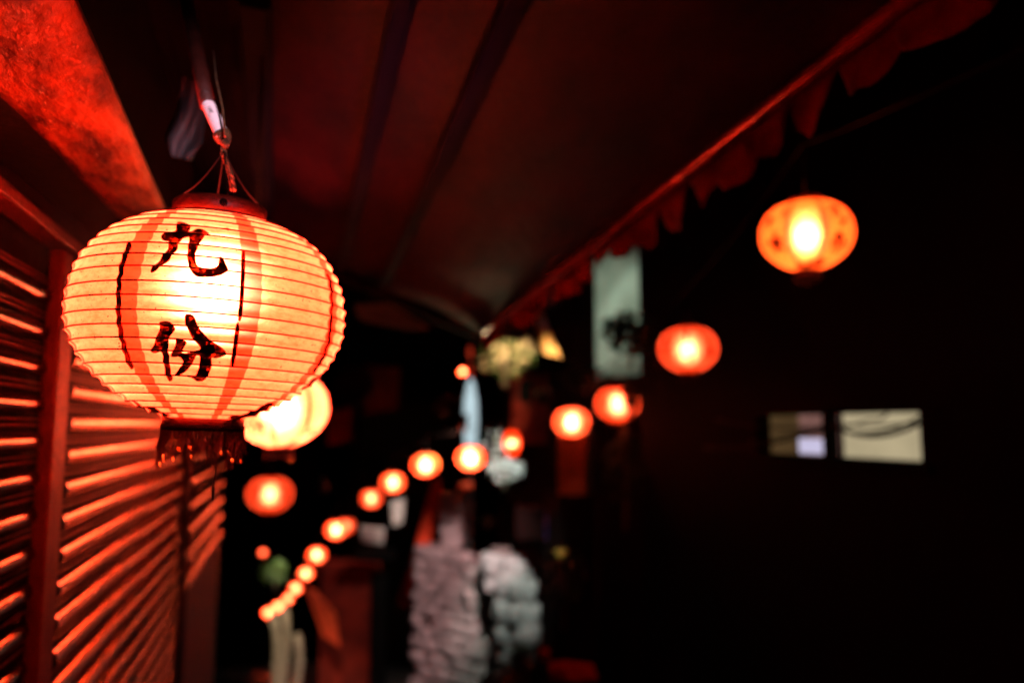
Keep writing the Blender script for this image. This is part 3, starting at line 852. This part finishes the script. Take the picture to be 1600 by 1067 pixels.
gl2 = emat('lit_mauve_curtain', (0.55, 0.26, 0.22), 0.40, 0.35, 5)
gl3 = emat('lit_white_blind', (0.78, 0.72, 1.0), 0.80, 0.1, 5)
gl4 = emat('dim_brown_curtain', (0.16, 0.09, 0.035), 0.6, 0.5, 4)
def pane(y0, y1, z0, z1, m, nm='window_pane', x=0.14):
    return box(nm, x, x+0.02, y0-3, y1-3, z0, z1, m, 0, rb)
pane(yr1 - .02, yl1, zbot, ztop, gl1)
ya, yb, yc = yr0, on_x(1262, 690, XR).y, on_x(1224, 690, XR).y
pane(ya, yc, zbot, ztop, gl2); pane(yc, yl0, zbot, ztop, gl4)
pane(yb + .02, yc - .01, zbot + .01, on_x(1240, 685, XR).z, gl3, 'window_blind', 0.125)
bm = bmesh.new()
box('window_sill', -0.05, 0.02, yr1-3.1, yl0-2.9, zbot-0.05, zbot - 0.002, M_RWALL, 0.005, rb)
box('roof', -0.75, 0.5, -7.2, 3.6, 4.4, 4.52, mat('dark_red_eaves', (0.05, 0.006, 0.003), 0.7, 0, None, 4, 0.4), 0.01, rb)
rb.children[-1].location.z = 0
# slack cables in front of the window
for i, (a, b, c, dr, lab) in enumerate((((1100, 700), (1300, 664), (1470, 640), 0.10, 'thickest slack cable sagging across the lit window'),
                               ((1120, 655), (1300, 668), (1440, 650), 0.06, 'slack cable crossing just under the top of the lit window'),
                               ((1250, 678), (1360, 655), (1400, 625), 0.04, 'short cable rising steeply across the right pane'),
                               ((1170, 690), (1300, 660), (1480, 652), 0.03, 'nearly straight thin cable across both panes'))):
    A, B, Cc = (on_x(*p, XR - 0.25) for p in (a, b, c))
    pts = sag_curve(A, B, dr*.5, 8)[:-1] + sag_curve(B, Cc, dr, 10)
    t = tube('window_cable', [p - A for p in pts], (0.012, .008, .006, .006)[i], M_WIRE, None, 8); t.location = A
    tag(t, lab, 'cable', 'slack cables in front of the lit window')

# ================================================================== middle distance, lit by added lamps
def spot(name, label, pos, target, power, col, size=60, blend=0.6, rad=0.08, fix=True):  # added lamp with its own hood, put in to brighten dim parts
    t = thing(name, label, 'lamp', pos, group='hooded lamps added to light the alley')
    d = (Vector(target) - Vector(pos)).normalized()
    t.rotation_euler = d.to_track_quat('-Z', 'Y').to_euler()
    lathe('lamp_hood', [(0.03, 0.16), (0.05, 0.12), (0.09, 0.02), (0.13, -0.02), (0.128, -0.02), (0.085, 0.02), (0.04, 0.12)], M_DKMETAL, 24, t)
    ld = bpy.data.lights.new('lamp_bulb', 'SPOT'); ld.energy = power; ld.color = col; ld.spot_size = math.radians(size); ld.spot_blend = blend; ld.shadow_soft_size = rad
    obj('lamp_bulb', ld, t, (0, 0, -0.03))
    return t
_sv = []
for q in range(5):
    bm = bmesh.new(); bmesh.ops.create_cube(bm, size=1)
    bmesh.ops.subdivide_edges(bm, edges=bm.edges[:], cuts=2, use_grid_fill=True)
    for v in bm.verts:
        k = v.co.normalized()*0.62; v.co = v.co.lerp(k, 0.14) * (1 + 0.14*mnoise.noise(v.co*2.2 + Vector((q*9, 0, 0))))
    _sv.append(bm)
def stone_meshes(m):
    out = []
    for b in _sv:
        me = bpy.data.meshes.new('stone'); b.to_mesh(me); me.materials.append(m)
        for p in me.polygons: p.use_smooth = True
        out.append(me)
    return out
ST1, ST2 = stone_meshes(M_STONE), stone_meshes(M_STONE2)
def stone_pier(label, bot_l, bot_r, width_depth, z0, z1l, z1r, m, meshes, rowh, stonew, cat='wall', skew=0.0, name='rubble_wall'):
    """a pier of stones laid in rough courses on a mortar core; bot_l, bot_r are plan points of the face we see"""
    a, b = Vector((bot_l.x, bot_l.y, 0)), Vector((bot_r.x, bot_r.y, 0))
    u = (b-a).normalized(); W = (b-a).length; nrm = Vector((u.y, -u.x, 0))
    t = thing(name, label, cat, (a.x, a.y, z0), (0, 0, math.atan2(u.y, u.x)))
    vs = [(0.03, .04, 0), (W-.03, .04, 0), (W-.03, width_depth-.04, 0), (0.03, width_depth-.04, 0), (0.03+skew, .04, z1l-z0-.05), (W-.03+skew, .04, z1r-z0-.05), (W-.03+skew, width_depth-.04, z1r-z0-.05), (.03+skew, width_depth-.04, z1l-z0-.05)]
    obj('mortar_core', mesh('mortar_core', vs, [(0,3,2,1),(4,5,6,7),(0,1,5,4),(1,2,6,5),(2,3,7,6),(3,0,4,7)], M_MORTAR), t)
    z = 0.0
    H = max(z1l, z1r) - z0
    while z < H:
        rh = rowh * rnd.uniform(0.75, 1.3)
        sk = skew * z / H
        for face_, L_ in (('f', W), ('r', width_depth), ('l', width_depth)):
            x = rnd.uniform(-0.3, 0)*stonew
            while x < L_ - 0.02:
                sw = stonew*rnd.uniform(0.6, 1.5)
                xc = min(max(x + sw/2, 0.02), L_-0.02)
                top = (z1l + (z1r - z1l) * (xc/W if face_ == 'f' else (1 if face_ == 'r' else 0))) - z0
                if z + rh*.5 < top:
                    p = (xc + sk, rnd.uniform(0, .03), z+rh/2) if face_ == 'f' else ((W + rnd.uniform(-.03, 0) + sk, xc, z+rh/2) if face_ == 'r' else (rnd.uniform(0, .03) + sk, xc, z+rh/2))
                    o = obj('stone', rnd.choice(meshes), t, p, (rnd.uniform(-.12, .12), rnd.uniform(-.16, .16), (0 if face_ == 'f' else math.pi/2) + rnd.uniform(-.15, .15)), (sw*.95, 0.14, rh*.9))
                x += sw*rnd.uniform(.95, 1.05)
        z += rh*.97
    return t
D1 = 10.0
def plan(px, py, d): return at(px, py, d)
stone_pier('rough pinkish rubble wall lit from above under the far lanterns', plan(654, 870, D1), plan(738, 870, D1 - .5), 0.5, plan(690, 1130, D1).z, plan(680, 845, D1).z, plan(742, 888, D1-.9).z, M_STONE, ST1, 0.15, 0.34)
stone_pier('narrow upright stone post rising from the left end of the rubble wall', plan(694, 870, D1+.1), plan(712, 870, D1 + .1), 0.25, plan(690, 860, D1).z, plan(700, 778, D1).z, plan(700, 790, D1).z, M_STONE, ST1, 0.13, 0.2, 'post', name='stone_post')
D2 = 9.2
stone_pier('upper half of the pale grey block stack right of the rubble wall', plan(762, 870, D2), plan(796, 870, D2-.1), 0.2, plan(770, 925, D2).z, plan(790, 850, D2).z, plan(790, 850, D2).z, M_STONE2, ST2, 0.25, 0.46, 'stone stack', name='stone_stack')
stone_pier('lower half of the pale grey block stack with moss at its foot', plan(786, 870, D2-.35), plan(812, 870, D2 - .4), 0.16, plan(770, 1120, D2).z, plan(790, 906, D2-.3).z, plan(790, 906, D2-.3).z, M_STONE2, ST2, 0.25, 0.46, 'stone stack', name='stone_stack')

def board(name, corners, thick, m, label=None, cat=None, parent=None, group=None):
    """flat thing of real thickness from plan corners"""
    base = sum((Vector(c) for c in corners), Vector()) / len(corners)
    a = Vector(corners[1]) - Vector(corners[0]); b = Vector(corners[-1]) - Vector(corners[0]); nn = a.cross(b).normalized() * thick
    if nn.dot(FW) < 0: nn = -nn
    n = len(corners)
    vs = [Vector(c) - base for c in corners] + [Vector(c) - base + nn for c in corners]
    fs = [tuple(range(n)), tuple(range(2*n-1, n-1, -1))] + [(i, (i+1) % n, n+(i+1) % n, n+i) for i in range(n)]
    me = mesh(name, vs, fs, m)
    bm = bmesh.new(); bm.from_mesh(me); bmesh.ops.recalc_face_normals(bm, faces=bm.faces[:]); bm.to_mesh(me); bm.free()
    o = obj(name, me, parent); o.location = base if parent is None else base - parent.location
    if label: tag(o, label, cat, group)
    return o
# red banner above the rubble wall
def banner(label, pts_left, pts_right, depth, m, name='cloth_banner', cat='banner', waves=3, amp=0.03):
    base = at(*pts_left[0], depth)
    vs, fs = [], []
    n, k = 10*(len(pts_left)-1), 6
    def lin(P, t):
        f = t*(len(P)-1); i = min(int(f), len(P)-2); f -= i
        return (P[i][0]+(P[i+1][0]-P[i][0])*f, P[i][1]+(P[i+1][1]-P[i][1])*f)
    for i in range(n+1):
        l, r = lin(pts_left, i/n), lin(pts_right, i/n)
        for j in range(k+1):
            u = j/k
            vs.append(at(l[0]+(r[0]-l[0])*u, l[1]+(r[1]-l[1])*u, depth + amp*math.sin(u*waves*2 + i*.15)) - base)
    for i in range(n):
        for j in range(k): a = i*(k+1)+j; fs.append((a, a+1, a+k+2, a+k+1))
    o = obj(name, mesh(name, vs, fs, m, True)); o.location = base
    md = o.modifiers.new('thick', 'SOLIDIFY'); md.thickness = 0.004
    return tag(o, label, cat)
banner('red cloth hanging like a wedge under the bright lantern, above the rubble wall', [(676, 748), (662, 800), (640, 880), (620, 940)], [(688, 748), (690, 790), (668, 860), (640, 950)], 10.4, M_REDCL)
banner('slender cloth strip, white above and yellow below, right of the blossoms', [(835, 492), (838, 520), (846, 552)], [(850, 492), (860, 520), (878, 560)], 7.5, M_YELL)
banner('small white cloth tip at the top of the yellow strip', [(834, 488), (838, 508)], [(848, 488), (856, 512)], 7.4, M_WHITE)
# lamp column
lc = thing('lamp_column', 'tall pale bluish glowing lamp column over the white hot lantern', 'lamp', at(735, 700, 12.5))
gcol = emat('frosted_cool_tube', (0.62, 0.80, 0.86), 0.95, 0.2, 3)
dcol = 12.5
cc_ = at(735, 700, dcol)
up = at(735, 600, dcol).z - cc_.z
lathe('glow_tube', [(0.002, up*1.12), (0.06, up*1.0), (0.105, up*.75), (0.12, up*.45), (0.10, up*.1), (0.09, 0.0), (0.002, 0.0)], gcol, 24, lc)
tube('lamp_pole', [(0, 0, up*1.1), (-.02, 0, up*1.6)], 0.035, M_FACADE, lc)
tube('lamp_pole', [(0, 0, 0), (0, 0, -5)], 0.04, M_DKMETAL, lc)

# house corner of pale plaster, with foliage shadows in front
ph = thing('plaster_house', 'pale green plastered house corner rising behind dark leaves', 'house', at(960, 560, 9.4))
a_, b_ = at(931, 560, 9.6), at(1000, 560, 8.4)
z0_, z1_ = at(931, 590, 9.6).z, at(931, 300, 9.6).z
def quad_wall(name, a, b, z0, z1, m, parent, thick=0.3):
    return board(name, [(a.x, a.y, z0), (b.x, b.y, z0), (b.x, b.y, z1), (a.x, a.y, z1)], thick, m, parent=parent)
quad_wall('wall', a_, at(1010, 560, 9.0), z0_, z1_, M_PLASTER, ph)
quad_wall('lower_wall', a_, at(1010, 560, 9.0), z0_ - 4.5, z0_ - .003, M_DARKW, ph)
# tan pillar
tp = thing('tan_pillar', 'dim tan plaster pillar below the squat white centred lantern', 'pillar', at(895, 760, 8.8))
quad_wall('shaft', at(872, 740, 8.8), at(916, 740, 8.7), at(890, 772, 8.8).z, at(890, 672, 8.8).z, M_TAN, tp, 0.3)
box('pillar_base', -.22, .22, -.1, .5, -3.0, at(890, 772, 8.8).z - tp.location.z, M_DARKW, 0.01, tp)
# dark red house behind
rh_ = thing('red_house', 'dull red house front between blossoms and squat lantern', 'house', at(830, 640, 14))
quad_wall('wall', at(800, 640, 14), at(868, 640, 13.8), at(830, 692, 14).z, at(830, 585, 14).z, M_FACADE, rh_, 0.4)
quad_wall('window', at(812, 610, 13.9), at(832, 610, 13.9), at(830, 628, 13.9).z, at(830, 592, 13.9).z, M_BLACK, rh_, 0.05)
# low facade at lower left centre
rf_ = thing('red_shop_front', 'dark red shop front below the far lanterns', 'shop', at(530, 1000, 15))
quad_wall('wall', at(500, 1000, 15), at(575, 1000, 14.6), at(530, 1180, 15).z, at(530, 880, 15).z, M_FACADE, rf_, 0.4)
quad_wall('roof_edge', at(556, 860, 14.2), at(602, 860, 14.0), at(530, 876, 14).z, at(530, 862, 14).z, M_BLACK, rf_, 0.4)
quad_wall('door', at(580, 1000, 14.5), at(602, 1000, 14.5), at(530, 1180, 15).z, at(530, 890, 15).z, M_BLACK, rf_, 0.2)
board('red_tarpaulin', [at(478, 918, 14.0), at(492, 922, 14), at(524, 960, 13.8), at(530, 1010, 13.8), at(506, 995, 14)], 0.03, M_REDCL, 'orange red tarpaulin corner glowing beside the last lanterns', 'tarpaulin')
# trunks and boards at the lower left
for i, (x, x2, yt, d, lab) in enumerate(((424, 438, 958, 12.0, 'pale leaning trunk directly under the last lanterns'), (442, 453, 950, 12.3, 'middle pale post of three under the last lanterns'), (462, 476, 990, 12.6, 'yellowish rightmost post of three under the last lanterns'))):
    b0, b1 = at(x + (14 if i == 0 else 0), 1180, d), at(x + 4, yt, d)
    t = tube('pale_post', [b0.lerp(b1, q/10) - b0 + RT*0.03*math.sin(q) for q in range(11)], 0.07, M_BARK, None, 10, lambda t: 0.085 - .025*t); t.location = b0
    tag(t, lab, 'post', 'pale posts at the bottom left')
# white boards and boxes
board('notice_board', [at(562, 822, 12), at(600, 826, 12), at(598, 850, 12), at(566, 846, 12)], 0.04, M_WHITE, 'small pinkish white board right of the lantern pair', 'sign')
board('notice_board', [at(610, 785, 12), at(632, 780, 12), at(628, 818, 12), at(614, 822, 12)], 0.04, M_STONE2, 'small grey white board below the bend of the lantern string', 'sign')
# magenta edged crate
cr_ = thing('dark_crate', 'dark crate with a magenta right edge beside the block stack', 'crate', at(840, 845, 9))
quad_wall('front_panel', at(806, 830, 9.0), at(862, 830, 9.0), at(806, 842, 9).z, at(806, 795, 9).z, M_RAFT, cr_, 0.4)
quad_wall('magenta_edge', at(853, 830, 8.95), at(865, 830, 8.95), at(806, 842, 9).z, at(806, 793, 9).z, M_PURPLE, cr_, 0.4)
for nm, px, py, d, r, m, lab in (('bulb_pot', 877, 866, 8.5, .075, M_YELL, 'small yellowish pot shape in place of a bulb, low right of the crate'),  # yellowish pot shape put in place of a bulb
                              ('red_bowl', 850, 1020, 8.0, .06, M_REDCL, 'small round red bowl at the bottom, left of the red box'),
                              ('red_bowl', 872, 1045, 7.9, .10, M_REDCL, 'brighter red bowl at the bottom edge')):
    c = at(px, py, d)
    o = lathe(nm, [(0.001, 0), (r*.7, 0), (r, r*.9), (r*.9, r*1.6), (r*.82, r*1.6), (r*.9, r*.9), (0.001, r*.3)], m, 20); o.location = c - Vector((0, 0, r)); tag(o, lab, 'pot' if nm == 'bulb_pot' else 'bowl')
board('red_box_lid', [at(880, 1030, 8), at(925, 1036, 8), at(935, 1060, 7.9), at(885, 1064, 7.9)], 0.12, M_REDCL, 'faint flat red lid at the bottom edge', 'lid')
# row of pale round stones climbing beside the rubble wall
for i, (px, py, r) in enumerate(((727, 765, 11), (716, 781, 9), (730, 789, 8), (712, 800, 9), (728, 808, 9), (716, 822, 8), (730, 828, 8), (722, 842, 8))):
    c = at(px, py, 10.9)
    o = obj('round_stone', rnd.choice(ST1), None, c, (0, 0, i), (r/110*1.8,)*3)
    tag(o, ('topmost and largest pale round stone of the pile above the rubble wall', 'left stone of the second row in the round stone pile',
            'right stone just under the topmost one of the round stone pile', 'left stone halfway down the round stone pile',
            'right stone halfway down the round stone pile', 'left stone of the second lowest row in the round stone pile',
            'right stone near the bottom of the round stone pile', 'lowest stone of the round stone pile above the rubble wall')[i], 'stone', 'pile of pale round stones above the rubble wall')

# plants
def leaf_cluster(name, label, cat, px, py, d, rx, ry, n, size, m, stem_to=None, group=None, seed=1, m2=None):
    c = at(px, py, d); r = random.Random(seed)
    bm = bmesh.new()
    for i in range(n):
        while True:
            v = Vector((r.uniform(-1, 1), r.uniform(-1, 1), r.uniform(-1, 1)))
            if v.length < 1 and (v.length > .3 or r.random() < .3) : break
        if mnoise.noise(v*2.3 + Vector((seed*3, 0, 0))) < -0.12: continue
        p = Vector((v.x*rx*d/FPX, v.y*rx*d/FPX*.8, v.z*ry*d/FPX))
        a = Vector((r.gauss(0, 1), r.gauss(0, 1), r.gauss(0, .7))).normalized(); b = a.cross(Vector((r.gauss(0, 1), r.gauss(0, 1), r.gauss(0, 1)))).normalized()
        s = size*r.uniform(.6, 1.3); up_ = a.cross(b)*s*.15
        q = [bm.verts.new(p - a*s), bm.verts.new(p - b*s*.4 + up_), bm.verts.new(p + a*s), bm.verts.new(p + b*s*.4 + up_)]
        bm.faces.new(q)
    t = thing(name, label, cat, c, group=group)
    o = obj('foliage' if m is not M_BLOSS else 'blossom', bm_mesh('foliage', bm, m), t); o['kind'] = 'stuff'
    tube('stem', [(0, 0, -ry*d/FPX*1.6), (0.02, 0, -ry*d/FPX*.4), (0, 0, ry*d/FPX*.5)], 0.02, M_BARK, t, 6)
    return t
leaf_cluster('blossoming_shrub', 'cream blossoming shrub lit brightly above the lamp column', 'shrub', 785, 558, 12.0, 46, 28, 250, 0.042, M_BLOSS, seed=3)
leaf_cluster('leafy_plant', 'green leaves mixed between the cream blossoms', 'plant', 790, 560, 11.9, 50, 30, 260, 0.06, M_LEAF, seed=31)
leaf_cluster('blossoming_shrub', 'small cool white tuft of blossom at the right of the cream shrub', 'shrub', 822, 545, 12.4, 18, 18, 90, 0.05, M_BLOSS, seed=5)
leaf_cluster('leafy_plant', 'dark leaves crowding in front of the pale plaster corner', 'plant', 985, 520, 7.6, 48, 34, 420, 0.07, M_LEAF, seed=8)
leaf_cluster('leafy_plant', 'green leaves between plaster corner and squat lantern', 'plant', 915, 590, 8.2, 42, 16, 260, 0.05, M_LEAF, seed=9)
leaf_cluster('leafy_plant', 'dark leaves hanging over the right of the crossed lantern', 'plant', 985, 612, 5.6, 12, 26, 170, 0.045, M_LEAF, seed=10)
leaf_cluster('leafy_plant', 'bright green leaves in the dark left of the far string', 'plant', 430, 893, 11, 24, 18, 200, 0.05, M_LEAF, seed=11)
leaf_cluster('white_planting', 'white flowers massed under the tall narrow red lantern', 'flowers', 788, 733, 11.5, 30, 20, 190, 0.045, M_WHITE, seed=12)
leaf_cluster('white_planting', 'sparse white flowers above the tall narrow red lantern', 'flowers', 775, 690, 11.8, 22, 26, 60, 0.045, M_WHITE, seed=13)
leaf_cluster('moss_tuft', 'yellow green moss tuft at the foot of the pale block stack', 'moss', 812, 1018, 8.5, 20, 13, 300, 0.03, M_LEAF, seed=14)
leaf_cluster('leafy_plant', 'small pale green leaves just above the block stack', 'plant', 762, 811, 10.5, 12, 8, 60, 0.04, M_LEAF, seed=15)

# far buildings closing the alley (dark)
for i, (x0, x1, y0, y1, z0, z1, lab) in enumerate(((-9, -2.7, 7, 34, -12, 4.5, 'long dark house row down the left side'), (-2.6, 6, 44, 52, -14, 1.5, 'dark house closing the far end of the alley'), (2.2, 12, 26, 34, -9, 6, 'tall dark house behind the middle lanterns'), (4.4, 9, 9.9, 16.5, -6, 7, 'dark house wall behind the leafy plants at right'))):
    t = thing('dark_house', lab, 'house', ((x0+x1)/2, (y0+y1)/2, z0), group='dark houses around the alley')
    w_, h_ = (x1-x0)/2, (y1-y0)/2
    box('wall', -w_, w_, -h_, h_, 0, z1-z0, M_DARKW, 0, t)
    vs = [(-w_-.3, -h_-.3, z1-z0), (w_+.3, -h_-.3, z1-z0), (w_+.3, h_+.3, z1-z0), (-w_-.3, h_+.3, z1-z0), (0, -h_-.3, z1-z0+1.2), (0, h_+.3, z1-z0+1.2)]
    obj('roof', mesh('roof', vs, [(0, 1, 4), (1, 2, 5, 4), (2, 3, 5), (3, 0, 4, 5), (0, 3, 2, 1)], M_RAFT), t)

# hooded lamps added to brighten what the lanterns leave dark
PINK = (1.0, 0.60, 0.62); COOL = (0.80, 0.95, 0.85); WARM = (1.0, 0.72, 0.38)
spot('added_lamp', 'added hooded lamp lighting the rubble wall', at(1010, 300, 6.0), at(672, 930, 10), 2500, PINK, 21)
spot('added_lamp', 'added hooded lamp lighting the pale block stack', at(842, 436, 6.6), at(800, 925, 9.1), 800, (0.86, 0.95, 0.88), 20)
spot('added_lamp', 'added hooded lamp lighting the plaster corner', at(840, 330, 7.2), at(945, 490, 9.3), 300, COOL, 44, 1.0)
spot('added_lamp', 'added hooded lamp lighting the cream shrub', at(860, 470, 10.2), at(795, 555, 12), 1100, WARM, 30)
spot('added_lamp', 'added low hooded lamp throwing warm light up under the awning end', at(700, 640, 7.0), at(705, 492, 5), 18, WARM, 40)
spot('added_lamp', 'added hooded violet lamp behind the viewer shining on the white pipe end', (0.5, -0.9, 1.7), at(325, 190, 1.2), 420, (1.0, 0.66, 0.80), 8.5, 1.0)
spot('added_lamp', 'added hooded violet lamp behind the viewer shining up on the awning', (0.7, -0.8, 1.6), ceil_hit(552, 190), 1500, (0.55, 0.2, 1.0), 12, 1.0)
spot('added_lamp', 'added hooded lamp lighting the white planting', at(850, 620, 10.4), at(788, 728, 11.6), 420, COOL, 46)
spot('added_lamp', 'added hooded lamp lighting the posts and boards at the lower left', at(720, 660, 11.0), at(530, 900, 13), 600, (1.0, 0.72, 0.62), 62)
spot('added_lamp', 'added hooded warm lamp over the pale posts at the bottom left', at(500, 760, 10.2), at(448, 1010, 12.2), 900, (1.0, 0.82, 0.6), 40)
banner('added grey sheet imitating a sheen behind the white pipe end', [(284, 120), (280, 170), (262, 215), (268, 245)], [(318, 130), (322, 180), (316, 225), (296, 250)], 1.75, M_SHEEN, 'sheen_sheet', 'sheen sheet', 4, 0.02)  # sheet is added; its grey colour imitates a sheen
leaf_cluster('leafy_plant', 'dark leaves trailing below the crossed lantern in the right of the alley', 'plant', 975, 730, 6.8, 40, 60, 260, 0.05, M_LEAF, seed=41)
leaf_cluster('leafy_plant', 'low dark leaves to the right of the block stack', 'plant', 880, 900, 7.6, 40, 50, 260, 0.05, M_LEAF, seed=42)
board('wall_glow_board', [at(515, 640, 6.9), at(552, 636, 7), at(552, 690, 7), at(515, 696, 6.9)], 0.04, M_FACADE, 'dim red board standing for a glow on the wall, right of the glaring lantern', 'sign')  # added board, its red stands for a glow on the wall
o = lathe('round_fan', [(0.001, 0), (0.15, 0), (0.17, .02), (0.17, .10), (0.15, .12), (0.001, .12)], M_BLACK, 28); o.location = at(556, 600, 6.6); o.rotation_euler = (math.radians(90), 0, -YAW)
tag(o, 'black round fan housing high on the dark left wall', 'fan')
board('wall_panel', [at(575, 570, 7.6), at(625, 575, 7.8), at(622, 640, 7.8), at(572, 648, 7.6)], 0.05, M_POST, 'very dim red panel right of the black round fan', 'panel')
